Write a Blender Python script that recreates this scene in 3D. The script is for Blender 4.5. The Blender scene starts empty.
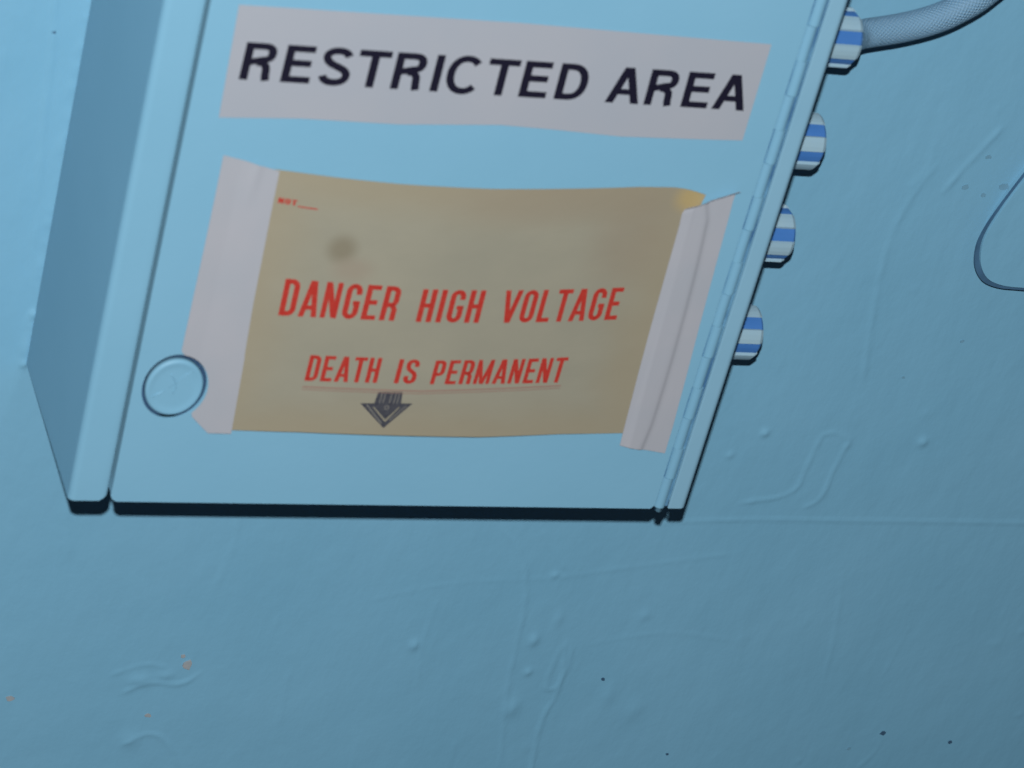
import bpy, bmesh, math, random
import numpy as np
from mathutils import Vector, Matrix
PI = math.pi
random.seed(7)
C = bpy.context.scene.collection

# ------------------------------------------------------------------ camera, world, flash, exposure
scn = bpy.context.scene
def look_matrix(a, b, c):
    ca, sa, cb, sb, cc, sc = math.cos(a), math.sin(a), math.cos(b), math.sin(b), math.cos(c), math.sin(c)
    Rz = Matrix(((ca, -sa, 0), (sa, ca, 0), (0, 0, 1)))
    Rx = Matrix(((1, 0, 0), (0, cb, -sb), (0, sb, cb)))
    Ry = Matrix(((cc, 0, sc), (0, 1, 0), (-sc, 0, cc)))
    return Rz @ Rx @ Ry
R = look_matrix(-0.4508, -0.5386, -0.2729)
right, fwd, up = R.col[0], R.col[1], R.col[2]
cam_d = bpy.data.cameras.new('camera')
cam = bpy.data.objects.new('camera', cam_d)
C.objects.link(cam)
M = Matrix((right, up, -fwd)).transposed().to_4x4()
M.translation = Vector((-0.3178, -1.1648, 0.7700))
cam.matrix_world = M
cam_d.sensor_width = 36
cam_d.lens = 36 * math.exp(8.0139) / 1024
cam_d.clip_start = 0.05
cam_d.clip_end = 50
cam_d.dof.use_dof = True
cam_d.dof.focus_distance = 1.60
cam_d.dof.aperture_fstop = 14.5
scn.camera = cam

wld = bpy.data.worlds.new('dim_room')
scn.world = wld
wld.use_nodes = True
wld.node_tree.nodes['Background'].inputs[0].default_value = (0.75, 0.85, 1.0, 1)
wld.node_tree.nodes['Background'].inputs[1].default_value = 0.04

fl = bpy.data.lights.new('camera_flash', 'POINT')      # the photographer's flash, held above and a little behind the lens
fl.energy = 119
fl.shadow_soft_size = 0.010
fl.color = (1.0, 0.99, 0.97)
flash = bpy.data.objects.new('camera_flash', fl)
C.objects.link(flash)
flash.location = (-0.355, -1.195, 0.880)

scn.view_settings.view_transform = 'Standard'
scn.view_settings.look = 'None'
scn.view_settings.gamma = 1
scn.view_settings.exposure = 0.0
scn.view_settings.use_curve_mapping = False

# ------------------------------------------------------------------ materials
def lin(r, g, b, k=1.0):
    f = lambda v: ((v / 255 + 0.055) / 1.055) ** 2.4 if v > 10 else v / 255 / 12.92
    return (f(r) * k, f(g) * k, f(b) * k, 1)

def mat(name, col, rough=0.5, col2=None, cscale=30, mix=0.5, bumps=(), spec=0.3):
    """principled paint with a mottled tone and a stack of noise bumps (scale, distance, stretch)"""
    m = bpy.data.materials.new(name)
    m.use_nodes = True
    nt = m.node_tree
    bs = nt.nodes['Principled BSDF']
    bs.inputs['Roughness'].default_value = rough
    bs.inputs['Specular IOR Level'].default_value = spec
    bs.inputs['Diffuse Roughness'].default_value = 0.11
    tc = nt.nodes.new('ShaderNodeTexCoord')
    if col2 is not None:
        n = nt.nodes.new('ShaderNodeTexNoise')
        n.inputs['Scale'].default_value = cscale
        n.inputs['Detail'].default_value = 5
        nt.links.new(tc.outputs['Object'], n.inputs['Vector'])
        rp = nt.nodes.new('ShaderNodeValToRGB')
        rp.color_ramp.elements[0].position = 0.5 - mix / 2
        rp.color_ramp.elements[1].position = 0.5 + mix / 2
        rp.color_ramp.elements[0].color = col
        rp.color_ramp.elements[1].color = col2
        nt.links.new(n.outputs['Fac'], rp.inputs['Fac'])
        nt.links.new(rp.outputs['Color'], bs.inputs['Base Color'])
    else:
        bs.inputs['Base Color'].default_value = col
    prev = None
    for sc, dist, st in bumps:
        mp = nt.nodes.new('ShaderNodeMapping')
        mp.inputs['Scale'].default_value = st
        nt.links.new(tc.outputs['Object'], mp.inputs['Vector'])
        n = nt.nodes.new('ShaderNodeTexNoise')
        n.inputs['Scale'].default_value = sc
        n.inputs['Detail'].default_value = 4
        nt.links.new(mp.outputs['Vector'], n.inputs['Vector'])
        b = nt.nodes.new('ShaderNodeBump')
        b.inputs['Distance'].default_value = dist
        b.inputs['Strength'].default_value = 1.0
        nt.links.new(n.outputs['Fac'], b.inputs['Height'])
        if prev: nt.links.new(prev.outputs['Normal'], b.inputs['Normal'])
        prev = b
    if prev: nt.links.new(prev.outputs['Normal'], bs.inputs['Normal'])
    return m

K = 0.80
BLUE_A = lin(117, 169, 197, K)
BLUE_B = lin(123, 174, 202, K)
m_wall = mat('wall_paint', lin(112, 168, 198, K), 0.55, lin(121, 175, 205, K), 9, 0.7,
             ((14, 0.0016, (1, 1, .6)), (38, 0.0007, (1, 1, .7)), (90, 0.00040, (1, 1, .5)), (420, 0.00005, (1, 1, 1))))
m_box = mat('box_paint', BLUE_A, 0.5, BLUE_B, 14, 0.7, ((30, 0.0003, (1, 1, 1)), (350, 0.00004, (1, 1, 1))))
m_flange = mat('flange_paint', lin(124, 170, 196, K), 0.5, lin(130, 175, 200, K), 25, 0.7, ((300, 0.00004, (1, 1, 1)),))
m_hinge = mat('hinge_paint', lin(116, 166, 195, K), 0.5, BLUE_A, 90, 0.5, ((300, 0.00008, (1, 1, 1)),))
m_core = mat('deep_blue_plastic', lin(56, 108, 174, .85), 0.45, lin(64, 114, 180, .85), 100, 0.6)
m_rib = mat('rib_paint', lin(138, 174, 196, K), 0.5, lin(148, 178, 192, K), 100, 0.6)
m_label = mat('label_vinyl', lin(155, 163, 175, K), 0.5, lin(161, 166, 176, K), 25, 0.6)
m_tape = mat('masking_tape', lin(159, 165, 175, K), 0.6, lin(165, 168, 177, K), 40, 0.6, ((120, 0.00015, (1, 1, .25)),))
m_black = mat('black_print', lin(17, 16, 34, 1), 0.5)
m_grey = mat('grey_print', lin(60, 62, 72, .8), 0.6, lin(74, 76, 84, .8), 600, 0.3)
m_red = mat('red_print', lin(166, 40, 34, .85), 0.6, lin(172, 58, 48, .85), 500, 0.5)
m_faint = mat('faint_red_print', lin(146, 118, 108, K), 0.6)
m_rust = mat('bare_primer', lin(158, 162, 166, K), 0.8, lin(136, 152, 162, K), 300, 0.6)
m_inner = mat('dark_crevice_tone', lin(42, 70, 100, 1), 0.7)  # dark colour standing for grime in the hole ring and shade in the door gap
m_gap_ring = mat('dark_gap_tone', lin(40, 68, 92, 1), 0.7, lin(62, 98, 128, 1), 60, .4)
m_seam = mat('dark_seam', lin(62, 106, 146, K), 0.7, lin(96, 146, 178, K), 70, .25)  # darker blue for the grooves beside the hinge knuckles
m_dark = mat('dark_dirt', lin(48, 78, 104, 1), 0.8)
m_smudge = mat('grey_smudge', lin(102, 148, 172, K), 0.7, lin(112, 160, 188, K), 200, 0.6)

def paper_material():
    m = bpy.data.materials.new('aged_paper'); m.use_nodes = True
    nt = m.node_tree; bs = nt.nodes['Principled BSDF']; L = nt.links.new
    bs.inputs['Roughness'].default_value = 0.75
    bs.inputs['Specular IOR Level'].default_value = 0.2
    uv = nt.nodes.new('ShaderNodeUVMap'); uv.uv_map = 'UVMap'
    n = nt.nodes.new('ShaderNodeTexNoise'); n.inputs['Scale'].default_value = 5; n.inputs['Detail'].default_value = 6
    L(uv.outputs['UV'], n.inputs['Vector'])
    rp = nt.nodes.new('ShaderNodeValToRGB')
    rp.color_ramp.elements[0].position = 0.3; rp.color_ramp.elements[1].position = 0.7
    rp.color_ramp.elements[0].color = lin(145, 144, 130, K); rp.color_ramp.elements[1].color = lin(151, 149, 134, K)
    L(n.outputs['Fac'], rp.inputs['Fac'])
    sep = nt.nodes.new('ShaderNodeSeparateXYZ'); L(uv.outputs['UV'], sep.inputs[0])
    # handled brown border: distance to the nearest edge, broken up by the noise
    def mth(op, a, b=None, c=None):
        q = nt.nodes.new('ShaderNodeMath'); q.operation = op
        for i, v in enumerate((a, b, c)):
            if v is None: continue
            if isinstance(v, (int, float)): q.inputs[i].default_value = v
            else: L(v, q.inputs[i])
        return q.outputs[0]
    U, V = sep.outputs[0], sep.outputs[1]
    ex = mth('MINIMUM', U, mth('SUBTRACT', 0.97, U))
    ey = mth('MULTIPLY', mth('MINIMUM', V, mth('SUBTRACT', 1, V)), 0.75)
    e = mth('ADD', mth('MINIMUM', ex, ey), mth('MULTIPLY', mth('SUBTRACT', n.outputs['Fac'], 0.5), 0.14))
    ef = nt.nodes.new('ShaderNodeMapRange'); ef.interpolation_type = 'SMOOTHSTEP'
    ef.inputs['From Min'].default_value = 0.15; ef.inputs['From Max'].default_value = -0.01
    L(e, ef.inputs['Value'])
    mx = nt.nodes.new('ShaderNodeMix'); mx.data_type = 'RGBA'
    L(mth('MULTIPLY', ef.outputs[0], 0.60), mx.inputs[0]); L(rp.outputs['Color'], mx.inputs[6]); mx.inputs[7].default_value = lin(152, 143, 121, K)
    cur = mx.outputs[2]
    def spot(cx, cy, rx, ry, col, amt, cur):
        dx = mth('DIVIDE', mth('SUBTRACT', U, cx), rx); dy = mth('DIVIDE', mth('SUBTRACT', V, cy), ry)
        d = mth('SQRT', mth('ADD', mth('MULTIPLY', dx, dx), mth('MULTIPLY', dy, dy)))
        r = nt.nodes.new('ShaderNodeMapRange'); r.interpolation_type = 'SMOOTHSTEP'
        r.inputs['From Min'].default_value = 1.0; r.inputs['From Max'].default_value = 0.2
        L(d, r.inputs['Value'])
        q = nt.nodes.new('ShaderNodeMix'); q.data_type = 'RGBA'
        L(mth('MULTIPLY', r.outputs[0], amt), q.inputs[0]); L(cur, q.inputs[6]); q.inputs[7].default_value = col
        return q.outputs[2]
    cur = spot(0.185, 0.735, 0.050, 0.08, lin(122, 115, 97, K), 0.7, cur)      # thumb smudge
    cur = spot(0.22, 0.66, 0.07, 0.07, lin(146, 134, 120, K), 0.5, cur)
    cur = spot(0.97, 0.97, 0.06, 0.08, lin(174, 156, 112, K), 0.95, cur)         # yellow glue corner
    cur = spot(0.86, 0.80, 0.14, 0.30, lin(146, 134, 116, K), 0.4, cur)
    cur = spot(0.62, 0.95, 0.35, 0.14, lin(144, 135, 118, K), 0.5, cur)
    L(cur, bs.inputs['Base Color'])
    b = nt.nodes.new('ShaderNodeBump'); b.inputs['Distance'].default_value = 0.0006; b.inputs['Strength'].default_value = 0.5
    L(n.outputs['Fac'], b.inputs['Height']); L(b.outputs['Normal'], bs.inputs['Normal'])
    return m
m_paper = paper_material()

def braid_material():
    m = bpy.data.materials.new('braided_sleeve'); m.use_nodes = True
    nt = m.node_tree; bs = nt.nodes['Principled BSDF']; L = nt.links.new
    bs.inputs['Roughness'].default_value = 0.5
    uv = nt.nodes.new('ShaderNodeUVMap'); uv.uv_map = 'UVMap'
    outs = []
    for s in (1, -1):
        mp = nt.nodes.new('ShaderNodeMapping'); mp.inputs['Rotation'].default_value = (0, 0, s * 0.9)
        L(uv.outputs['UV'], mp.inputs['Vector'])
        w = nt.nodes.new('ShaderNodeTexWave'); w.inputs['Scale'].default_value = 210; w.inputs['Distortion'].default_value = 0.3
        L(mp.outputs['Vector'], w.inputs['Vector']); outs.append(w.outputs['Fac'])
    mul = nt.nodes.new('ShaderNodeMath'); mul.operation = 'MULTIPLY'; L(outs[0], mul.inputs[0]); L(outs[1], mul.inputs[1])
    rp = nt.nodes.new('ShaderNodeValToRGB')
    rp.color_ramp.elements[0].position = 0.05; rp.color_ramp.elements[1].position = 0.5
    rp.color_ramp.elements[0].color = lin(104, 148, 182, K); rp.color_ramp.elements[1].color = lin(138, 178, 204, K)
    L(mul.outputs[0], rp.inputs['Fac']); L(rp.outputs['Color'], bs.inputs['Base Color'])
    b = nt.nodes.new('ShaderNodeBump'); b.inputs['Distance'].default_value = 0.0006
    L(mul.outputs[0], b.inputs['Height']); L(b.outputs['Normal'], bs.inputs['Normal'])
    return m
m_braid = braid_material()

# ------------------------------------------------------------------ helpers
def tag(o, label=None, cat=None, group=None, kind=None):
    if label: o['label'] = label
    if cat: o['category'] = cat
    if group: o['group'] = group
    if kind: o['kind'] = kind
    return o

def empty(name, loc):
    o = bpy.data.objects.new(name, None)
    o.empty_display_size = 0.02
    C.objects.link(o); o.location = loc
    return o

def child(o, parent):
    o.parent = parent
    if parent is not None:
        o.matrix_parent_inverse = Matrix.Translation(-Vector(parent.location))   # every location is in world metres
    return o

def link(name, me, m, parent=None, smooth=False):
    o = bpy.data.objects.new(name, me)
    if m: me.materials.append(m)
    if smooth:
        for p in me.polygons: p.use_smooth = True
    C.objects.link(o)
    return child(o, parent)

def from_bm(name, bm, m, parent=None, smooth=False, bevel=0):
    bmesh.ops.recalc_face_normals(bm, faces=bm.faces)
    me = bpy.data.meshes.new(name); bm.to_mesh(me); bm.free()
    o = link(name, me, m, parent, smooth)
    if bevel:
        b = o.modifiers.new('bevel', 'BEVEL'); b.width = bevel; b.segments = 2; b.limit_method = 'ANGLE'; b.angle_limit = 0.7
    return o

def box(bm, x0, x1, y0, y1, z0, z1):
    v = [bm.verts.new((x, y, z)) for x in (x0, x1) for y in (y0, y1) for z in (z0, z1)]
    for f in ((0, 1, 3, 2), (4, 6, 7, 5), (0, 4, 5, 1), (2, 3, 7, 6), (0, 2, 6, 4), (1, 5, 7, 3)):
        bm.faces.new([v[i] for i in f])

def tube_x(bm, x0, x1, cy, cz, r, n=32, r1=None):
    r1 = r if r1 is None else r1
    a = [bm.verts.new((x0, cy + r * math.cos(t), cz + r * math.sin(t))) for t in [2 * PI * i / n for i in range(n)]]
    b = [bm.verts.new((x1, cy + r1 * math.cos(t), cz + r1 * math.sin(t))) for t in [2 * PI * i / n for i in range(n)]]
    for i in range(n): bm.faces.new((a[i], a[(i + 1) % n], b[(i + 1) % n], b[i]))
    bm.faces.new(a); bm.faces.new(b[::-1])

def tube_z(bm, z0, z1, cx, cy, r, n=14):
    a = [bm.verts.new((cx + r * math.cos(2 * PI * i / n), cy + r * math.sin(2 * PI * i / n), z0)) for i in range(n)]
    b = [bm.verts.new((cx + r * math.cos(2 * PI * i / n), cy + r * math.sin(2 * PI * i / n), z1)) for i in range(n)]
    for i in range(n): bm.faces.new((a[i], a[(i + 1) % n], b[(i + 1) % n], b[i]))
    bm.faces.new(a); bm.faces.new(b[::-1])

def plate_xz(bm, outer, y0, y1, holes=()):
    """flat plate in the xz plane with holes, from y0 (front) back to y1"""
    edges = []
    for loop in [outer] + list(holes):
        vs = [bm.verts.new((x, y0, z)) for x, z in loop]
        edges += [bm.edges.new((vs[i], vs[(i + 1) % len(vs)])) for i in range(len(vs))]
    r = bmesh.ops.triangle_fill(bm, edges=edges, use_beauty=True)
    fs = [g for g in r['geom'] if isinstance(g, bmesh.types.BMFace)]
    ex = bmesh.ops.extrude_face_region(bm, geom=fs)
    bmesh.ops.translate(bm, verts=[g for g in ex['geom'] if isinstance(g, bmesh.types.BMVert)], vec=(0, y1 - y0, 0))

def circle(cx, cz, r, n=48):
    return [(cx + r * math.cos(2 * PI * i / n), cz + r * math.sin(2 * PI * i / n)) for i in range(n)]

# ------------------------------------------------------------------ the wall: painted, with runs, seams and lumps
D = 0.1084                                   # front of the cabinet stands this far off the wall
H = 0.36
def axis(a, b, step, lo, hi):
    core = np.arange(a, b + step / 2, step)
    left = a - np.array([0.02, 0.06, 0.14, 0.28]); right = b + np.array([0.02, 0.06, 0.14, 0.28])
    return np.concatenate(([lo], left[::-1], core, right, [hi]))
xs = axis(-0.08, 0.70, 0.0014, -0.60, 1.30)
zs = axis(-0.31, 0.29, 0.0014, -0.90, 0.95)
X, Z = np.meshgrid(xs, zs)
Hh = np.zeros_like(X)
def ridge(pts, w, h, wob=0.35):
    """a run or edge in the paint along a line of points, height in metres (negative for a groove)"""
    global Hh
    for _ in range(2):                          # round the corners of the line
        q = [pts[0]]
        for (x0, z0), (x1, z1) in zip(pts[:-1], pts[1:]): q += [(.75 * x0 + .25 * x1, .75 * z0 + .25 * z1), (.25 * x0 + .75 * x1, .25 * z0 + .75 * z1)]
        pts = q + [pts[-1]]
    best = np.full_like(X, 9.0); tt = np.zeros_like(X); L = 0
    for (x0, z0), (x1, z1) in zip(pts[:-1], pts[1:]):
        dx, dz = x1 - x0, z1 - z0; n = math.hypot(dx, dz)
        t = np.clip(((X - x0) * dx + (Z - z0) * dz) / n / n, 0, 1)
        d = np.hypot(X - x0 - t * dx, Z - z0 - t * dz)
        k = d < best; best = np.where(k, d, best); tt = np.where(k, L + t * n, tt); L += n
    amp = 1 + wob * np.sin(tt * 310 + w * 9e4) * np.sin(tt * 97 + 1)
    end = np.clip(np.minimum(tt, L - tt) / (0.12 * L) + 0.25, 0, 1)
    Hh += .8 * h * amp * end * np.exp(-(best / w) ** 2)
def step_line(pts, h, w=0.0016, side=1):
    """a lap edge: the paint film is thicker on one side, feathering out"""
    global Hh
    for (x0, z0), (x1, z1) in zip(pts[:-1], pts[1:]):
        dx, dz = x1 - x0, z1 - z0; n = math.hypot(dx, dz)
        s = ((X - x0) * dx + (Z - z0) * dz) / n; d = ((X - x0) * dz - (Z - z0) * dx) / n * side
        m = (s >= 0) & (s < n)
        Hh += np.where(m, h * (1 / (1 + np.exp(-np.clip(d / w * 4, -30, 30)))) * np.exp(-np.clip(d, 0, 1) / 0.012), 0)
def lump(x, z, r, h, st=1.0):
    global Hh
    Hh += h * np.exp(-(((X - x) ** 2 + ((Z - z) / st) ** 2) / r ** 2))
# seam and lap lines
ridge([(0.350, -0.0885), (0.3684, -0.0868), (0.4089, -0.0849), (0.4633, -0.0853), (0.5188, -0.0852), (0.5713, -0.0854), (0.66, -0.086)], 0.0011, 0.00050, 0.2)
ridge([(-0.0165, 0.25), (-0.0159, 0.1895), (-0.0139, 0.174), (-0.0125, 0.1452), (-0.0112, 0.125), (-0.0079, 0.0889)], 0.0012, 0.00060)
ridge([(0.446, -0.0324), (0.4421, -0.052), (0.4419, -0.0718), (0.4322, -0.0772)], 0.0012, 0.0007)
ridge([(0.4284, -0.0296), (0.4256, -0.0524), (0.4248, -0.0688), (0.3939, -0.0745)], 0.0012, 0.0006)
ridge([(0.4284, -0.0296), (0.436, -0.0275), (0.446, -0.0324)], 0.0012, 0.0004)
ridge([(0.2612, -0.0907), (0.2799, -0.1099), (0.2886, -0.1396), (0.2902, -0.1733), (0.293, -0.2078), (0.3019, -0.2555)], 0.0011, 0.0005)
ridge([(0.2859, -0.0936), (0.3051, -0.1196)], 0.0010, 0.0005)
ridge([(0.3186, -0.1667), (0.3235, -0.2013), (0.3171, -0.2223), (0.321, -0.256), (0.322, -0.29)], 0.0012, 0.0008)
ridge([(0.3171, -0.1701), (0.3137, -0.1907), (0.3147, -0.2012), (0.3205, -0.2012), (0.3248, -0.1839), (0.3215, -0.1667)], 0.0010, 0.0006)
ridge([(0.441, 0.1384), (0.4302, 0.1116), (0.4277, 0.0848), (0.4351, 0.0367), (0.4426, -0.0005)], 0.0016, 0.00045)
ridge([(0.470, 0.160), (0.4560, 0.1350), (0.4480, 0.1180)], 0.0016, 0.0006)
ridge([(0.30, -0.125), (0.24, -0.128), (0.20, -0.14)], 0.0014, 0.00014)
ridge([(0.30, -0.125), (0.345, -0.117), (0.40, -0.108)], 0.0014, 0.0002)
ridge([(0.238, -0.14), (0.236, -0.17), (0.241, -0.20)], 0.0012, 0.0003)
ridge([(0.33, -0.17), (0.375, -0.16), (0.42, -0.168)], 0.0014, 0.00016)
ridge([(0.47, -0.12), (0.479, -0.16), (0.483, -0.20)], 0.0012, 0.0003)
ridge([(0.085, -0.235), (0.098, -0.226), (0.11, -0.232), (0.118, -0.25)], 0.0012, 0.0006)
ridge([(0.08, -0.20), (0.093, -0.192), (0.110, -0.196), (0.120, -0.186)], 0.0012, 0.0006)
ridge([(0.072, -0.188), (0.090, -0.180), (0.101, -0.184)], 0.0012, 0.0004)
# lumps, drips and craters
for x, z, r, h, st in [(0.232, -0.1695, .0026, .0012, 1.3), (0.2994, -0.1666, .0024, .0012, 1.6), (0.3015, -0.1885, .002, .0010, 1.2),
                       (0.2985, -0.2135, .004, .0011, 1.6), (0.3948, -0.0292, .0022, .0013, 1), (0.4901, -0.0326, .0028, .0012, 1),
                       (0.3003, -0.1229, .0018, .0009, 1), (0.3789, -0.0437, .002, .0008, 1), (0.310, -0.152, .003, .0006, 2),
                       (0.36, -0.15, .0035, .0005, 1), (0.353, -0.205, .004, .0006, 2), (0.372, -0.216, .005, .0006, 1.6), (0.0879, -0.1915, .006, .0009, .6),
                       (0.101, -0.1885, .004, .0007, .7), (0.0895, -0.2316, .006, .0007, 1)]:
    lump(x, z, r, h, st)
rng = np.random.default_rng(5)
for i in range(95):
    x = rng.uniform(-0.06, 0.68); z = rng.uniform(-0.30, 0.27)
    r = rng.uniform(.0012, .0045)
    lump(x, z, r, rng.uniform(-.00012, .00032), rng.uniform(.7, 2.2))
for i in range(16):                                             # faint brushed runs
    x = rng.uniform(-0.05, 0.66); z = rng.uniform(-0.28, 0.2); l = rng.uniform(.02, .07)
    ridge([(x, z), (x + rng.uniform(-.004, .004), z - l / 2), (x + rng.uniform(-.008, .008), z - l)], rng.uniform(.0012, .0024), rng.uniform(.0001, .00028))
# caulked bead where the cabinet side meets the wall, ragged at its lower end
for z in np.arange(0.0, 0.29, 0.0035):
    if z < 0.03 or rng.random() < 0.35:
        lump(-0.0012 + rng.uniform(-.0006, .0004), z, rng.uniform(.0012, .0024), rng.uniform(.0004, .0011) * (1.4 if z < .03 else .5), rng.uniform(1, 2))
nx, nz = len(xs), len(zs)
co = np.stack([X, -Hh, Z], -1).reshape(-1, 3)
idx = np.arange(nx * nz).reshape(nz, nx)
faces = np.stack([idx[:-1, :-1], idx[:-1, 1:], idx[1:, 1:], idx[1:, :-1]], -1).reshape(-1, 4).tolist()
nb = len(co)
co = np.concatenate([co, [[xs[0], .12, zs[0]], [xs[-1], .12, zs[0]], [xs[-1], .12, zs[-1]], [xs[0], .12, zs[-1]]]])
faces += [idx[0, ::-1].tolist() + [nb, nb + 1], idx[:, -1][::-1].tolist() + [nb + 1, nb + 2],
          idx[-1, :].tolist() + [nb + 2, nb + 3], idx[:, 0].tolist() + [nb + 3, nb], [nb + 3, nb + 2, nb + 1, nb]]
me = bpy.data.meshes.new('wall_back'); me.from_pydata(co.tolist(), [], faces); me.update()
wall = link('wall_back', me, m_wall, None, True)
tag(wall, 'light blue painted wall with drips and seams in the paint', kind='structure')

def blotch(name, x, z, rx, rz, m, parent, n=11, rot=0.0, y=-0.0001, t=0.0003):
    bm = bmesh.new()
    pts = []
    for i in range(n):
        a = 2 * PI * i / n; k = random.uniform(.65, 1.1)
        px, pz = rx * k * math.cos(a), rz * k * math.sin(a)
        pts.append((x + px * math.cos(rot) - pz * math.sin(rot), z + px * math.sin(rot) + pz * math.cos(rot)))
    plate_xz(bm, pts, y - t, y + .0008)
    return from_bm(name, bm, m, parent)
for x, z, rx, rz, m, t in [(0.1078, -0.1759, .0016, .0014, m_rust, .0004), (0.1112, -0.1812, .0026, .0032, m_rust, .0010), (0.0223, -0.2024, .0024, .0020, m_rust, .0004),
                        (0.0962, -0.2149, .0022, .0013, m_rust, .0004)]:
    tag(blotch('bare_spot', x, z, rx, rz, m, wall, t=t), 'pale bare spot where the blue paint has chipped')
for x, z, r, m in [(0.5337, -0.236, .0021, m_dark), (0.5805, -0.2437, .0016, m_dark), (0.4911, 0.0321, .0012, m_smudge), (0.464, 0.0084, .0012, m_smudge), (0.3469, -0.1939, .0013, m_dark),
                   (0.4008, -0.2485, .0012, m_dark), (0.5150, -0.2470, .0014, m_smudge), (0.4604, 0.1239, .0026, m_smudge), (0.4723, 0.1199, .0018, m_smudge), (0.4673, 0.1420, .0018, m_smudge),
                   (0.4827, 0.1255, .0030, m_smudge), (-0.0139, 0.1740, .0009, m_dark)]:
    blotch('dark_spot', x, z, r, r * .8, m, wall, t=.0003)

# ------------------------------------------------------------------ the cabinet
cab = empty('electrical_cabinet', (0.15, 0, 0))
tag(cab, 'light blue painted steel cabinet with hinged door and signs, on the blue wall', 'cabinet')
T = 0.0015
def l_panel(name, prof, zfun, m=m_box):
    """bent sheet: outer profile in xy, thickness inwards, running up z"""
    bm = bmesh.new(); n = len(prof); rows = []
    for top in (0, 1):
        rows.append([bm.verts.new((x, y, H if top else zfun(x))) for x, y in prof])
    for i in range(n): bm.faces.new((rows[0][i], rows[0][(i + 1) % n], rows[1][(i + 1) % n], rows[1][i]))
    bm.faces.new(rows[0]); bm.faces.new(rows[1][::-1])
    return from_bm(name, bm, m, cab, bevel=.0004)
def bend(cx, cy, r, a0, a1, n=6): return [(cx + r * math.cos(a0 + (a1 - a0) * i / n), cy + r * math.sin(a0 + (a1 - a0) * i / n)) for i in range(n + 1)]
rb = 0.0030
left = [(0, 0)] + bend(rb, -D + rb, rb, PI, 1.5 * PI) + [(.0138, -D), (.0156, -D + .0001), (.0170, -D + .0006), (.0170, -D + .0020), (.0138, -D + T)] + bend(rb, -D + rb, rb - T, 1.5 * PI, PI) + [(T, 0)]
l_panel('side_panel', left, lambda x: .0030 if x > .0165 else (.0014 if x > .0140 else 0))
rightp = [(.3, 0)] + bend(.3 - rb, -D + rb, rb, 2 * PI, 1.5 * PI) + [(.2908, -D), (.2908, -D + T)] + bend(.3 - rb, -D + rb, rb - T, 1.5 * PI, 2 * PI) + [(.3 - T, 0)]
o = l_panel('side_panel', rightp, lambda x: 0.0, m_flange)
bm = bmesh.new(); box(bm, T, .3 - T, -.1000, 0, .012, .012 + T); from_bm('bottom_panel', bm, m_box, cab)
bm = bmesh.new(); box(bm, T, .3 - T, -.1068, 0, H - T, H); from_bm('top_panel', bm, m_box, cab)
bm = bmesh.new(); box(bm, .0080, .0184, -.0960, -.0948, .004, H - T); from_bm('inner_lip', bm, m_inner, cab)  # dark colour carries the shade of the door gap
bm = bmesh.new(); box(bm, .2750, .2985, -.1040, -.1028, .002, H - T); from_bm('inner_lip', bm, m_box, cab)

# door with a round knock-out hole
HX, HZ = 0.0373, 0.0633
bm = bmesh.new()
cc = .0030
outer = [(.0187 + cc, 0), (.2815, 0), (.2832, .002), (.2832, H - .002), (.0187, H - .002), (.0187, cc), (.0187 + .001, cc * .4)]
holeR = [(HX - .0002 + .0143 * math.cos(2 * PI * i / 56), HZ - .0012 + .0167 * math.sin(2 * PI * i / 56)) for i in range(56)]
plate_xz(bm, outer, -D, -D + .0010, [holeR])
door = from_bm('door', bm, m_box, cab)
bm = bmesh.new(); box(bm, .026, .276, -D + .0010, -D + .0055, .0003, .0003 + .0012); from_bm('bottom_fold', bm, m_box, door)
bm = bmesh.new(); box(bm, .0187, .0199, -D + .0010, -D + .0140, .0040, H - .002); from_bm('side_fold', bm, m_box, door)
# knock-out disc: dished, slightly sunk in the hole, held by a strap behind
bm = bmesh.new()
rings = [(0, .0), (.004, .0), (.0085, .0001), (.0108, .0), (.0118, -.0003), (.0127, -.0002), (.0133, .0005), (.0134, .0026)]
KX, KZ = HX + .0005, HZ - .0030
prev = None; yb = -D + .0016
for r, dy in rings:
    if r == 0: row = [bm.verts.new((KX, yb, KZ))]
    else: row = [bm.verts.new((KX + r * .965 * math.cos(2 * PI * i / 48), yb + dy, KZ + r * 1.09 * math.sin(2 * PI * i / 48))) for i in range(48)]
    if prev:
        if len(prev) == 1:
            for i in range(48): bm.faces.new((prev[0], row[i], row[(i + 1) % 48]))
        else:
            for i in range(48): bm.faces.new((prev[i], row[i], row[(i + 1) % 48], prev[(i + 1) % 48]))
    prev = row
bm.faces.new(prev)
knock = from_bm('knockout_disc', bm, m_box, door, smooth=True)
def worm(bm, pts, r):                       # half-sunk bead of paint on the disc
    n = 6; rows = []
    for i, (x, z) in enumerate(pts):
        a = pts[max(0, i - 1)]; b = pts[min(len(pts) - 1, i + 1)]
        d = Vector((b[0] - a[0], 0, b[1] - a[1])).normalized(); s = Vector((d.z, 0, -d.x))
        rr = r * (0.35 if i in (0, len(pts) - 1) else 1)
        rows.append([bm.verts.new(Vector((x, yb, z)) + s * rr * math.cos(2 * PI * k / n) + Vector((0, 1, 0)) * rr * math.sin(2 * PI * k / n)) for k in range(n)])
    for r0, r1 in zip(rows[:-1], rows[1:]):
        for k in range(n): bm.faces.new((r0[k], r0[(k + 1) % n], r1[(k + 1) % n], r1[k]))
    bm.faces.new(rows[0]); bm.faces.new(rows[-1][::-1])
bm = bmesh.new()
worm(bm, [(HX - .0025 + .0035 * math.sin(t), HZ + .0045 - .0095 * t / 2) for t in np.linspace(0, 2.2, 10)], .00035)
worm(bm, [(HX - .0095, HZ - .0085), (HX - .006, HZ - .0062), (HX - .0032, HZ - .0042)], .00045)
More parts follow.
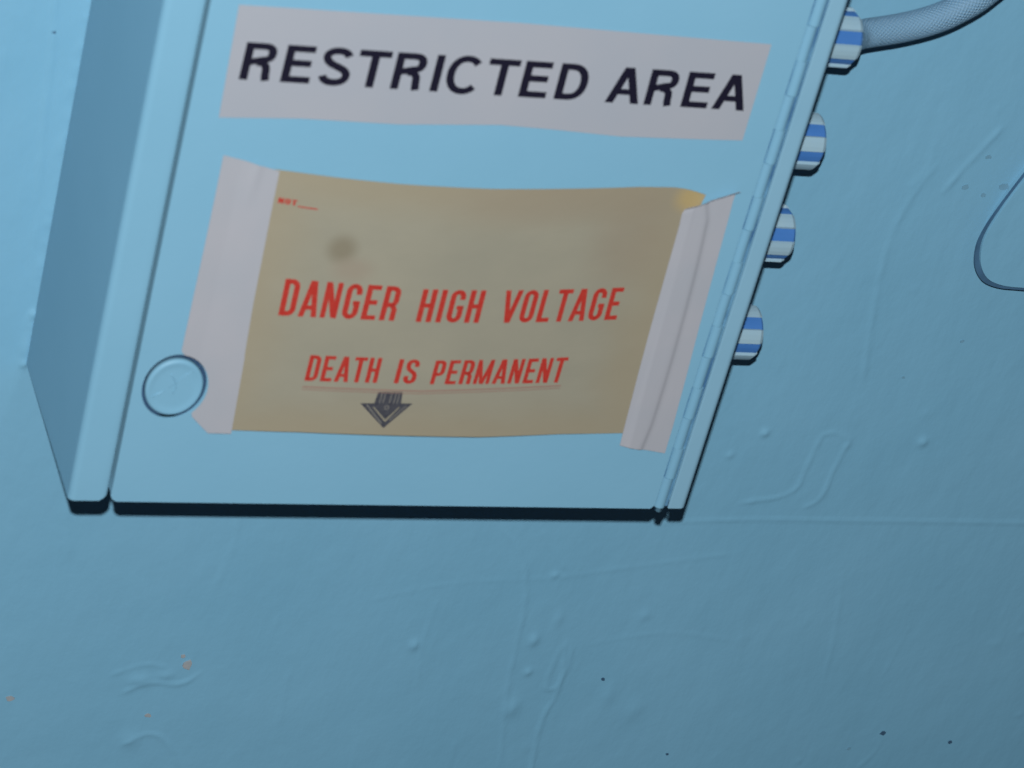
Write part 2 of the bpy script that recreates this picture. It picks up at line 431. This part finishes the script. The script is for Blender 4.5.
worm(bm, [(HX - .002, HZ - .003), (HX + .004, HZ + .0035), (HX + .0095, HZ + .0085)], .00022)
from_bm('paint_bead', bm, m_box, door, smooth=True)
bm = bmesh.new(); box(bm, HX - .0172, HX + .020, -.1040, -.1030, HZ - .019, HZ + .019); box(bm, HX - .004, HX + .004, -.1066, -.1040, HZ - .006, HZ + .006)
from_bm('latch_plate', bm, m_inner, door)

# piano hinge down the right of the door: knuckles on a pin, and the paint-clogged seams beside them
hinge = child(empty('hinge', (.2870, -D, 0)), cab)
hx, hy, hr = .2870, -D + .0024, .0028
bm = bmesh.new(); tube_z(bm, -.0022, H - .001, hx, hy - .0004, .0018); from_bm('hinge_pin', bm, m_hinge, hinge, True)
z = .0005; k = 0; klen = .0172
kmesh = None
while z + klen < H:
    dx = -.00035 if k % 2 == 0 else .00035
    if kmesh is None:
        bm = bmesh.new(); tube_z(bm, 0, klen - .0002, 0, 0, hr, 24)
        kmesh = bpy.data.meshes.new('knuckle'); bm.to_mesh(kmesh); bm.free(); kmesh.materials.append(m_hinge)
        for p in kmesh.polygons: p.use_smooth = len(p.vertices) == 4
        kmesh.set_sharp_from_angle(angle=0.8)
    o = bpy.data.objects.new('knuckle', kmesh); C.objects.link(o); o.location = (hx + dx, hy, z)
    child(o, hinge)
    z += klen; k += 1
bm = bmesh.new(); box(bm, .2832, .2908, -D + .0016, -D + .0034, .0006, H - .002); from_bm('hinge_leaf', bm, m_seam, hinge)

# ribbed coupling nuts on the right side of the cabinet
def nut(zc, turn=0.0):
    root = child(empty('coupling_nut', (.300, -.039, zc)), cab); root.rotation_euler.x = turn
    root['label'] = 'ribbed round nut, pale ribs with deep blue grooves'
    return root
nz_ = [0.2205, 0.1658, 0.1144, 0.0580]
parts = []
rootn = nut(nz_[0], math.radians(24))
bm = bmesh.new(); tube_x(bm, .3003, .309, -.039, nz_[0], .0095); tube_x(bm, .309, .3458, -.039, nz_[0], .0128, 40); tube_x(bm, .3458, .3470, -.039, nz_[0], .0128, 40, .0118)
parts.append(from_bm('core', bm, m_core, rootn))
bm = bmesh.new(); tube_x(bm, .3050, .3075, -.039, nz_[0], .0142, 40, .0142); parts.append(from_bm('collar', bm, m_box, rootn))
for q in range(6):
    a0 = 2 * PI * q / 6 + math.radians(160); hw = math.radians(16.5)
    bm = bmesh.new(); rows = []
    for x, ro in ((.3095, .0142), (.3448, .0142), (.3466, .0130)):
        row = []
        for s in (-1, -.85, -.3, .3, .85, 1):
            rr = ro - (.0011 if abs(s) == 1 else 0)
            a = a0 + hw * s; row.append(bm.verts.new((x, -.039 + rr * math.cos(a), nz_[0] + rr * math.sin(a))))
        for s in (1, -1):
            a = a0 + hw * s; row.append(bm.verts.new((x, -.039 + .0122 * math.cos(a), nz_[0] + .0122 * math.sin(a))))
        rows.append(row)
    for r0, r1 in zip(rows[:-1], rows[1:]):
        for i in range(8): bm.faces.new((r0[i], r0[(i + 1) % 8], r1[(i + 1) % 8], r1[i]))
    bm.faces.new(rows[0]); bm.faces.new(rows[-1][::-1])
    parts.append(from_bm('rib', bm, m_rib, rootn))
for zc, turn in zip(nz_[1:], (0, 24, 0)):
    r = nut(zc, math.radians(turn)); r.location.x = .2986           # seated a little deeper than the first
    for p in parts:
        c = p.copy(); C.objects.link(c); c.parent = r
        c.matrix_parent_inverse = Matrix.Translation((-.300, .039, -nz_[0]))     # same mesh, carried by its own root

# ------------------------------------------------------------------ braided cable leaving the top nut
def tube_path(name, pts, r, m, nseg=20, sub=10):
    P = []
    ext = [2 * Vector(pts[0]) - Vector(pts[1])] + [Vector(p) for p in pts] + [2 * Vector(pts[-1]) - Vector(pts[-2])]
    for i in range(1, len(ext) - 2):
        for s in range(sub):
            t = s / sub; p0, p1, p2, p3 = ext[i - 1:i + 3]
            P.append(.5 * ((2 * p1) + (-p0 + p2) * t + (2 * p0 - 5 * p1 + 4 * p2 - p3) * t * t + (-p0 + 3 * p1 - 3 * p2 + p3) * t ** 3))
    P.append(Vector(pts[-1]))
    bm = bmesh.new(); uvl = bm.loops.layers.uv.new('UVMap'); rows = []; L = 0; Ls = []
    N = Vector((0, -1, 0))
    for i, p in enumerate(P):
        d = (P[min(i + 1, len(P) - 1)] - P[max(i - 1, 0)]).normalized()
        N = (N - d * N.dot(d)).normalized(); B = d.cross(N)
        if i: L += (p - P[i - 1]).length
        Ls.append(L)
        rows.append([bm.verts.new(p + r * (N * math.cos(2 * PI * k / nseg) + B * math.sin(2 * PI * k / nseg))) for k in range(nseg)])
    for i in range(len(rows) - 1):
        for k in range(nseg):
            k2 = (k + 1) % nseg
            f = bm.faces.new((rows[i][k], rows[i + 1][k], rows[i + 1][k2], rows[i][k2])); f.smooth = True
            for lp, (u, v) in zip(f.loops, ((Ls[i], k), (Ls[i + 1], k), (Ls[i + 1], k + 1), (Ls[i], k + 1))):
                lp[uvl].uv = (u, v / nseg * 2 * PI * r)
    bm.faces.new(rows[0]); bm.faces.new(rows[-1][::-1])
    bmesh.ops.recalc_face_normals(bm, faces=bm.faces)
    me = bpy.data.meshes.new(name); bm.to_mesh(me); bm.free()
    return link(name, me, m)
cable = tube_path('braided_cable', [(.3462, -.0385, .2200), (.3510, -.0340, .2186), (.3583, -.0300, .2188), (.3773, -.028, .2223), (.3926, -.028, .2278), (.4042, -.028, .2346), (.4153, -.028, .2445),
                                    (.428, -.028, .263), (.437, -.027, .29), (.442, -.023, .34), (.446, -.015, .40), (.446, -.010, .46), (.446, -.0075, .52), (.446, -.0075, .70)], .0070, m_braid)
tag(cable, 'braided blue cable curving up from the top nut beside the cabinet', 'cable')

# ------------------------------------------------------------------ raised cover plate at the right, on a smaller spacer
PL = [(.4848, .1348), (.4782, .1163), (.4752, .1040), (.4752, .0950), (.4785, .0850), (.4853, .0772), (.4955, .0736), (.5076, .0728), (.525, .0725), (.60, .0725), (.66, .0725), (.672, .076), (.678, .086),
      (.680, .10), (.680, .24), (.676, .252), (.664, .258), (.55, .258), (.535, .252), (.526, .240), (.513, .205), (.499, .168)]
def smooth_loop(pts, n=4):
    out = []; m = len(pts)
    for i in range(m):
        p0, p1, p2, p3 = [Vector(pts[(i + k - 1) % m]) for k in range(4)]
        for s in range(n):
            t = s / n; q = .5 * ((2 * p1) + (-p0 + p2) * t + (2 * p0 - 5 * p1 + 4 * p2 - p3) * t * t + (-p0 + 3 * p1 - 3 * p2 + p3) * t ** 3)
            out.append((q.x, q.y))
    return out
cov = empty('cover_plate', (.58, 0, .165))
tag(cov, 'blue painted raised plate with rounded corner on the wall, right edge of the photo', 'plate')
bm = bmesh.new(); plate_xz(bm, smooth_loop(PL), -.0110, -.0088); from_bm('plate', bm, m_wall, cov, bevel=.0008)
gr = [(x + (-.0017 if x < .58 else .0017), z + (-.0024 if z < .16 else .0012)) for x, z in PL]
bm = bmesh.new(); plate_xz(bm, smooth_loop(gr), -.0092, -.0078); from_bm('gap_ring', bm, m_gap_ring, cov)  # added dark rim, standing for the grimy, dark gap around the plate
cx, cz = .585, .162
bm = bmesh.new(); plate_xz(bm, smooth_loop([(cx + (x - cx) * .955, cz + (z - cz) * .955) for x, z in PL]), -.0079, .0008); from_bm('spacer', bm, m_wall, cov)

# ------------------------------------------------------------------ paper and label surfaces
YF = -D
BX0, BX1 = .0455, .2565
def bulge(x, z):
    t = min(max((x - BX0) / (BX1 - BX0), 0), 1); k = min(max((z - .04) / .133, 0), 1.05)
    return (.0035 + .0035 * k) * math.sin(PI * t)
def paper_y(x, z): return YF - .0007 - bulge(x, z)
def flat_y(x, z): return YF - .0007

def lerp_curve(pts, x):
    for (a, b), (c, d) in zip(pts[:-1], pts[1:]):
        if x <= c: return b + (d - b) * max(0, x - a) / (c - a)
    return pts[-1][1]

def sheet(name, m, parent, x_of, z_lo, z_hi, yfun, nu=60, nv=40, thick=.0003, label=None):
    """thin sheet over (u,v); x_of(u,v) and lower/upper outline z as functions of x"""
    bm = bmesh.new(); uvl = bm.loops.layers.uv.new('UVMap')
    F = []; Bk = []
    for side, G in ((0, F), (1, Bk)):
        for j in range(nv + 1):
            row = []
            for i in range(nu + 1):
                u, v = i / nu, j / nv; x = x_of(u, v); a, b = z_lo(x), z_hi(x); z = a + (b - a) * v
                row.append(bm.verts.new((x, yfun(x, z) + side * thick, z)))
            G.append(row)
    for side, G in ((0, F), (1, Bk)):
        for j in range(nv):
            for i in range(nu):
                q = (G[j][i], G[j][i + 1], G[j + 1][i + 1], G[j + 1][i])
                f = bm.faces.new(q if side == 0 else q[::-1]); f.smooth = True
                uvs = [(i / nu, j / nv), ((i + 1) / nu, j / nv), ((i + 1) / nu, (j + 1) / nv), (i / nu, (j + 1) / nv)]
                for lp, w in zip(f.loops, uvs if side == 0 else uvs[::-1]): lp[uvl].uv = w
    for i in range(nu):
        bm.faces.new((F[0][i + 1], F[0][i], Bk[0][i], Bk[0][i + 1])); bm.faces.new((F[nv][i], F[nv][i + 1], Bk[nv][i + 1], Bk[nv][i]))
    for j in range(nv):
        bm.faces.new((F[j][0], F[j + 1][0], Bk[j + 1][0], Bk[j][0])); bm.faces.new((F[j + 1][nu], F[j][nu], Bk[j][nu], Bk[j + 1][nu]))
    for e in bm.edges:
        if any(not f.smooth for f in e.link_faces): e.smooth = False
    me = bpy.data.meshes.new(name); bm.to_mesh(me); bm.free()
    return link(name, me, m, parent)

# ------------------------------------------------------------------ lettering: strokes laid down as flat ink
class Ink:
    def __init__(s): s.v = []; s.f = []; s.n = 0
    def poly(s, quads):                      # list of quads (each four points in glyph units)
        for q in quads:
            b = len(s.v); s.v += [(p[0], p[1], s.n) for p in q]; s.f.append(tuple(range(b, b + len(q))))
        s.n += 1
    def rect(s, x0, y0, x1, y1): s.poly([[(x0, y0), (x1, y0), (x1, y1), (x0, y1)]])
    def para(s, xb, xt, w, y0=0, y1=1): s.poly([[(xb, y0), (xb + w, y0), (xt + w, y1), (xt, y1)]])
    def path(s, pts, w, wv=None):            # centre line with mitred joints; wv = thickness of level runs
        wv = wv or w; L = []; Rr = []
        for i, p in enumerate(pts):
            a = pts[max(0, i - 1)]; b = pts[min(len(pts) - 1, i + 1)]
            dx, dy = b[0] - a[0], b[1] - a[1]; n = math.hypot(dx, dy) or 1; dx /= n; dy /= n
            h = .5 * math.hypot(w * dy, wv * dx)
            L.append((p[0] - dy * h, p[1] + dx * h)); Rr.append((p[0] + dy * h, p[1] - dx * h))
        s.poly([[Rr[i], Rr[i + 1], L[i + 1], L[i]] for i in range(len(pts) - 1)])
def arc(cx, cy, rx, ry, a0, a1, n=16, e=1.0):
    out = []
    for i in range(n + 1):
        a = math.radians(a0 + (a1 - a0) * i / n); c, s = math.cos(a), math.sin(a)
        out.append((cx + rx * math.copysign(abs(c) ** e, c), cy + ry * math.copysign(abs(s) ** e, s)))
    return out

def wide(ch, k, w=.200, h=.172):             # wide grotesque capitals, cap height 1; returns advance
    g = k
    if ch == 'R':
        x = .10; g.rect(x, 0, x + w, 1)
        g.path([(x + w * .5, 1 - h / 2), (.52, 1 - h / 2)] + arc(.56, .735, .205, .265 - h / 2, 90, -90, 14, .85)[1:] + [(x + w * .5, .545 - h / 2 + .0)], w, h)
        g.path([(.44, .475), (.54, .468), (.62, .44), (.672, .375), (.69, .28), (.70, .12), (.725, 0)], w * .97, h)
        return .98
    if ch == 'E':
        x = .10; g.rect(x, 0, x + w, 1); g.rect(x, 1 - h, .79, 1); g.rect(x, .44, .75, .44 + h); g.rect(x, 0, .80, h); return .90
    if ch == 'S':
        pts = arc(.455, .735, .275, .195, 12, 175, 14, .9) + [(.20, .63)] + [(.30, .565), (.455, .515), (.62, .465)] + [(.725, .385)] + arc(.46, .265, .285, .195, 20, -175, 16, .9)
        # smooth the body of the S
        P = [Vector(p) for p in pts]
        for _ in range(2): P = [P[0]] + [(P[i - 1] + 2 * P[i] + P[i + 1]) / 4 for i in range(1, len(P) - 1)] + [P[-1]]
        g.path([(p.x, p.y) for p in P], w * .97, h * 1.05); return .925
    if ch == 'T': g.rect(.03, 1 - h, .82, 1); g.rect(.335, 0, .335 + w, 1); return .85
    if ch == 'I': g.rect(.10, 0, .10 + w, 1); return .385
    if ch == 'C': g.path(arc(.50, .5, .355, .445, 42, 318, 30, .92), w * .97, h); return 1.0
    if ch == 'D':
        x = .11; g.rect(x, 0, x + w, 1)
        g.path([(x + w * .5, 1 - h / 2), (.42, 1 - h / 2)] + arc(.43, .5, .355, .5 - h / 2, 90, -90, 20, .88)[1:] + [(x + w * .5, h / 2)], w, h); return .99
    if ch == 'A': g.para(.03, .345, w * 1.07); g.para(.91 - w * 1.07, .595 - w * 1.07, w * 1.07); g.rect(.25, .24, .69, .24 + h * .92); return .945
    return .42

def narrow(ch, g, w=.142, h=.130, W=.40):    # condensed gothic capitals, ink width W
    x0, x1 = 0.0, W; c = w / 2; e = h / 2; rr = .15
    def oc(top=True, bottom=True, op=None): pass
    L, Rx, Tp, Bt = x0 + c, x1 - c, 1 - e, e
    q = rr - c * .3; qv = rr
    if ch == 'D':
        g.rect(x0, 0, w, 1)
        g.path([(c, Tp)] + arc(Rx - q, Tp - qv, q, qv, 90, 0, 6) + arc(Rx - q, Bt + qv, q, qv, 0, -90, 6) + [(c, Bt)], w, h)
    elif ch == 'A':
        W2 = W + .05; g.para(-.02, W2 * .5 - w * .60, w * .98); g.para(W2 - w * .98, W2 * .5 - w * .38, w * .98); g.rect(.10, .20, W2 - .12, .20 + h * .9); return W2 + .09
    elif ch == 'N':
        g.rect(0, 0, w * .92, 1); g.rect(W + .02 - w * .92, 0, W + .02, 1); g.para(W + .02 - w * 1.02, 0, w * 1.02); return W + .14
    elif ch == 'M':
        W2 = W + .17; v = w * .9; g.rect(0, 0, v, 1); g.rect(W2 - v, 0, W2, 1); g.para(W2 / 2 - v * .55, 0, v * 1.0); g.para(W2 / 2 - v * .45, W2 - v, v * 1.0); return W2 + .12
    elif ch == 'G':
        g.path([(Rx, .70), (Rx, Tp - qv)] + arc(Rx - q, Tp - qv, q, qv, 0, 90, 6) + arc(L + q, Tp - qv, q, qv, 90, 180, 6) + arc(L + q, Bt + qv, q, qv, 180, 270, 6) + arc(Rx - q, Bt + qv, q, qv, 270, 360, 6) + [(Rx, .50)], w, h)
        g.rect(.22, .40, W, .40 + h * .9)
    elif ch == 'E': g.rect(0, 0, w, 1); g.rect(0, 1 - h, W - .04, 1); g.rect(0, .44, W - .07, .44 + h); g.rect(0, 0, W - .03, h); return W + .08
    elif ch == 'R' or ch == 'P':
        g.rect(0, 0, w, 1); m = .52 if ch == 'R' else .48
        g.path([(c, Tp)] + arc(Rx - q, Tp - q, q, q, 90, 0, 6) + arc(Rx - q, m - e + q, q, q, 0, -90, 6) + [(c, m - e)], w, h)
        if ch == 'R': g.path([(.22, m - e), (Rx - .05, m - e - .03), (Rx, .32), (Rx, 0)], w, h)
    elif ch == 'H': g.rect(0, 0, w, 1); g.rect(W - w, 0, W, 1); g.rect(w * .5, .44, W - w * .5, .44 + h); return W + .12
    elif ch == 'I': g.rect(0, 0, w, 1); return w + .12
    elif ch == 'V': W2 = W + .06; g.para(W2 * .5 - w * .55, -.02, w); g.para(W2 * .5 - w * .45, W2 - w + .02, w); return W2 + .09
    elif ch == 'O':
        g.path(arc(L + q, Tp - qv, q, qv, 180, 90, 6) + arc(Rx - q, Tp - qv, q, qv, 90, 0, 6) + arc(Rx - q, Bt + qv, q, qv, 0, -90, 6) + arc(L + q, Bt + qv, q, qv, 270, 180, 6) + [(L, Tp - qv)], w, h)
    elif ch == 'L': g.rect(0, 0, w, 1); g.rect(0, 0, W - .04, h); return W + .07
    elif ch == 'T': g.rect(-.01, 1 - h, W + .01, 1); g.rect(W / 2 - w / 2, 0, W / 2 + w / 2, 1); return W + .09
    elif ch == 'S':
        g.path([(Rx, .70), (Rx, Tp - qv)] + arc(Rx - q, Tp - qv, q, qv, 0, 90, 6) + arc(L + q, Tp - qv, q, qv, 90, 180, 6) + [(L, .70), (L + .03, .60), (Rx - .03, .42), (Rx, .32)] +
               arc(Rx - q, Bt + qv, q, qv, 0, -90, 6) + arc(L + q, Bt + qv, q, qv, 270, 180, 6) + [(L, .31)], w, h)
    elif ch == '7': g.rect(0, 1 - h, W, 1); g.para(.08, W - w, w, 0, 1); return W + .08
    return W + .11

def print_text(name, text, font, p_bl, p_br, p_tl, p_tr, yfun, m, parent, off=.0004):
    """set a word inside the quad bottom-left, bottom-right, top-left, top-right (x, z)"""
    g = Ink(); x = 0; spans = []
    for ch in text:
        a = len(g.v); adv = font(ch, g); spans.append((a, len(g.v), x)); x += adv
    pts = [None] * len(g.v)
    for a, b, ox in spans:
        for i in range(a, b): pts[i] = (g.v[i][0] + ox, g.v[i][1], g.v[i][2])
    lo = min(p[0] for p in pts); hi = max(p[0] for p in pts)
    out = []
    for px, py, n in pts:
        u = (px - lo) / (hi - lo); v = py
        X = (p_bl[0] * (1 - u) + p_br[0] * u) * (1 - v) + (p_tl[0] * (1 - u) + p_tr[0] * u) * v
        Z = (p_bl[1] * (1 - u) + p_br[1] * u) * (1 - v) + (p_tl[1] * (1 - u) + p_tr[1] * u) * v
        out.append((X, yfun(X, Z) - off - n * 2e-7, Z))
    me = bpy.data.meshes.new(name); me.from_pydata(out, [], g.f); me.update()
    return link(name, me, m, parent)

# ------------------------------------------------------------------ RESTRICTED AREA label
lab = empty('sign_label', (.15, YF, .224))
tag(lab, 'long white label with black letters RESTRICTED AREA, above the yellowed paper', 'sign')
lt = [(.03, .2478), (.152, .2494), (.2691, .2485)]; lb = [(.032, .196), (.0665, .1979), (.1105, .1981), (.155, .2009), (.18, .2003), (.2114, .1990), (.2494, .2001), (.2695, .2009)]
sheet('label_strip', m_label, lab, lambda u, v: .0318 * (1 - u) + .2696 * u + (-.0013 * v if u == 0 else 0) + (-.0004 * v if u == 1 else 0),
      lambda x: lerp_curve(lb, x), lambda x: lerp_curve(lt, x), lambda x, z: YF - .0004, 120, 4, .0003)
print_text('lettering', 'RESTRICTED AREA', wide, (.0366, .2144), (.2656, .2157), (.0370, .2316), (.2652, .2330), lambda x, z: YF - .0004, m_black, lab, .0003)

# ------------------------------------------------------------------ the aged warning paper
pap = empty('warning_paper', (.16, YF, .108))
tag(pap, 'yellowed paper notice with red letters DANGER HIGH VOLTAGE taped to the cabinet door', 'sign')
pt = [(.0600, .1741), (.088, .1732), (.1143, .1729), (.1548, .1735), (.1873, .1749), (.2258, .1765), (.2433, .1763), (.2510, .1752), (.2598, .1736), (.262, .1736)]
pb = [(.060, .0410), (.0977, .0418), (.1351, .0419), (.1834, .0418), (.2229, .0435), (.2541, .0437), (.262, .0437)]
def paper_x(u, v):
    # right edge runs in under the tape, with the top corner poking out over it
    xr = .2565 + (.0035 * max(0, (v - .86) / .14))
    return .0600 + (xr - .0600) * u
sheet('paper', m_paper, pap, paper_x, lambda x: lerp_curve(pb, x), lambda x: lerp_curve(pt, x) - (max(0, x - .2500) * .1), paper_y, 70, 44, .00025)
for w, q in (('DANGER', ((.0752, .1029), (.1272, .1040), (.0749, .1217), (.1272, .1218))), ('HIGH', ((.1372, .1040), (.1666, .1047), (.1369, .1212), (.1662, .1219))),
             ('VOLTAGE', ((.1758, .1049), (.2336, .1071), (.1756, .1222), (.2332, .1243)))):
    print_text('lettering', w, narrow, *q, paper_y, m_red, pap)
n2 = lambda ch, g: narrow(ch, g, .150, .132, .42)
for w, q in (('DEATH', ((.0937, .0699), (.1268, .0706), (.0937, .0835), (.1266, .0840))), ('IS', ((.1347, .0708), (.1446, .0709), (.1347, .0838), (.1446, .0840))),
             ('PERMANENT', ((.1517, .0709), (.2156, .0728), (.1517, .0838), (.2156, .0866)))):
    print_text('lettering', w, n2, *q, paper_y, m_red, pap)
print_text('lettering', 'NOT', lambda ch, g: narrow(ch, g, .2, .18, .5), (.0640, .1585), (.0722, .1580), (.0640, .1612), (.0722, .1606), paper_y, m_red, pap)
def strip(name, pts, w, m, parent, yfun, off=.0004):
    v = []; f = []; n = 40
    for i in range(n + 1):
        x = pts[0][0] + (pts[-1][0] - pts[0][0]) * i / n; z = lerp_curve(pts, x)
        for s in (-.5, .5): v.append((x, yfun(x, z) - off, z + s * w))
    for i in range(n): f.append((2 * i, 2 * i + 2, 2 * i + 3, 2 * i + 1))
    me = bpy.data.meshes.new(name); me.from_pydata(v, [], f); me.update()
    return link(name, me, m, parent)
strip('underline', [(.0935, .0666), (.1483, .0670), (.2158, .0710)], .0007, m_faint, pap, paper_y)
strip('underline', [(.0935, .0652), (.1483, .0656), (.2158, .0696)], .0004, m_faint, pap, paper_y)
strip('underline', [(.0728, .1577), (.0815, .1572)], .0006, m_red, pap, paper_y)
# printed arrow emblem: barred stem over a hollow arrow head
g = Ink()
def quadline(a, b, w): g.path([a, b], w)
hl, hr_, tip = (.1218, .0592), (.1462, .0600), (.1356, .0460)
g.poly([[hl, (.1262, .0593), (.1356, .0494), tip]]); g.poly([[(.1418, .0597), hr_, tip, (.1356, .0494)]])
g.poly([[hl, hr_, (.1425, .0580), (.1255, .0573)]])
g.poly([[(.1268, .0592), (.1414, .0596), (.1354, .0507)]])
g.poly([[(.1282, .0585), (.1408, .0590), (.1402, .0661), (.1288, .0658)]])
me = bpy.data.meshes.new('emblem'); me.from_pydata([(x, paper_y(x, z) - .0003 - n * 2e-6, z) for x, z, n in g.v], [], g.f); me.update()
emb = link('emblem', me, m_grey, pap); emb['label'] = 'dark grey downward arrow emblem'
g = Ink()
for x in (.1306, .1322, .1352, .1372, .1388): g.path([(x, .0598), (x + .0001, .0650)], .0004)
g.path(arc(.1345, .0574, .0010, .0010, 0, 360, 12), .0004)
g.path([(.1248, .0587), (.1340, .0486)], .0005); g.path([(.1436, .0588), (.1372, .0505)], .0004)
me = bpy.data.meshes.new('emblem_lines'); me.from_pydata([(x, paper_y(x, z) - .0004 - n * 2e-6, z) for x, z, n in g.v], [], g.f); me.update()
link('emblem_lines', me, mat('emblem_gap', lin(122, 122, 118, K), .7), pap)

# ------------------------------------------------------------------ the two strips of white tape
def tape(name, rows, yfun, nu=26, nv=60, thick=.00025):
    """rows: (z_left, x_left, z_right, x_right) from bottom to top, joined smoothly"""
    bm = bmesh.new(); G = [[], []]
    for side in (0, 1):
        for j in range(nv + 1):
            s = j / nv * (len(rows) - 1); i0 = min(int(s), len(rows) - 2); t = s - i0
            zl, xl, zr, xr = [a + (b - a) * t for a, b in zip(rows[i0], rows[i0 + 1])]
            row = []
            for i in range(nu + 1):
                u = i / nu; x = xl + (xr - xl) * u; z = zl + (zr - zl) * u
                row.append(bm.verts.new((x, yfun(x, z, u, j / nv) + side * thick, z)))
            G[side].append(row)
    F, Bk = G
    for side in (0, 1):
        for j in range(nv):
            for i in range(nu):
                q = (G[side][j][i], G[side][j][i + 1], G[side][j + 1][i + 1], G[side][j + 1][i])
                f = bm.faces.new(q if side == 0 else q[::-1]); f.smooth = True
    for i in range(nu):
        bm.faces.new((F[0][i + 1], F[0][i], Bk[0][i], Bk[0][i + 1])); bm.faces.new((F[nv][i], F[nv][i + 1], Bk[nv][i + 1], Bk[nv][i]))
    for j in range(nv):
        bm.faces.new((F[j][0], F[j + 1][0], Bk[j + 1][0], Bk[j][0])); bm.faces.new((F[j + 1][nu], F[j][nu], Bk[j][nu], Bk[j + 1][nu]))
    for e in bm.edges:
        if any(not f.smooth for f in e.link_faces): e.smooth = False
    me = bpy.data.meshes.new(name); bm.to_mesh(me); bm.free()
    return link(name, me, m_tape)
def ly(x, z, u, v):
    base = paper_y(x, z) - .0004
    return base - .0005 * math.exp(-((x - .052 - .05 * (z - .165)) / .0022) ** 2) * max(0, min(1, (z - .155) * 60))
lrows = [(.0391, .0561, .0394, .0665), (.0430, .0519, .0430, .0664), (.0474, .0474, .0474, .0662)]
for a in np.linspace(-48, 84, 16):             # cut back around the round hole
    z = HZ - .0012 + .0171 * math.sin(math.radians(a)); x = HX - .0002 + .0147 * math.cos(math.radians(a))
    lrows.append((z, max(x, .0366), z, .0661 - (z - .05) * .04))
lrows += [(.0812, .0366, .0812, .0646), (.1090, .0368, .1080, .0633), (.1369, .0370, .1369, .0626), (.160, .0370, .160, .0620), (.1788, .0369, .1736, .0618)]
t = tape('tape_strip', lrows, ly, 26, 110)
tag(t, 'white tape strip on the left end of the yellowed paper, beside the round hole', 'tape', 'white tape strips holding the paper')
def ry(x, z, u, v):
    base = min(paper_y(x, z), YF - .0007) - .0004
    cu = .47 + .17 * math.sin(PI * min(1, v * 1.05)) - .05 * v       # long crease
    lift = .0035 * max(0, (v - .93) / .07) ** 1.5 * (.4 + .6 * u)          # torn top edge lifts off
    return base - .0010 / (1 + math.exp(max(-30, min(30, (u - cu) / .022)))) * min(1, u * 5) - lift
rrows = [(.0370, .2552, .0330, .2794), (.0500, .2546, .0480, .2792), (.0780, .2534, .0780, .2779), (.1031, .2525, .1068, .2765), (.1330, .2518, .1400, .2751), (.1560, .2513, .1640, .2742), (.1629, .2508, .1710, .2738), (.1665, .2520, .1772, .2742)]
t = tape('tape_strip', rrows, ry, 40, 90)
tag(t, 'creased white tape strip on the right end of the paper, near the hinge', 'tape', 'white tape strips holding the paper')
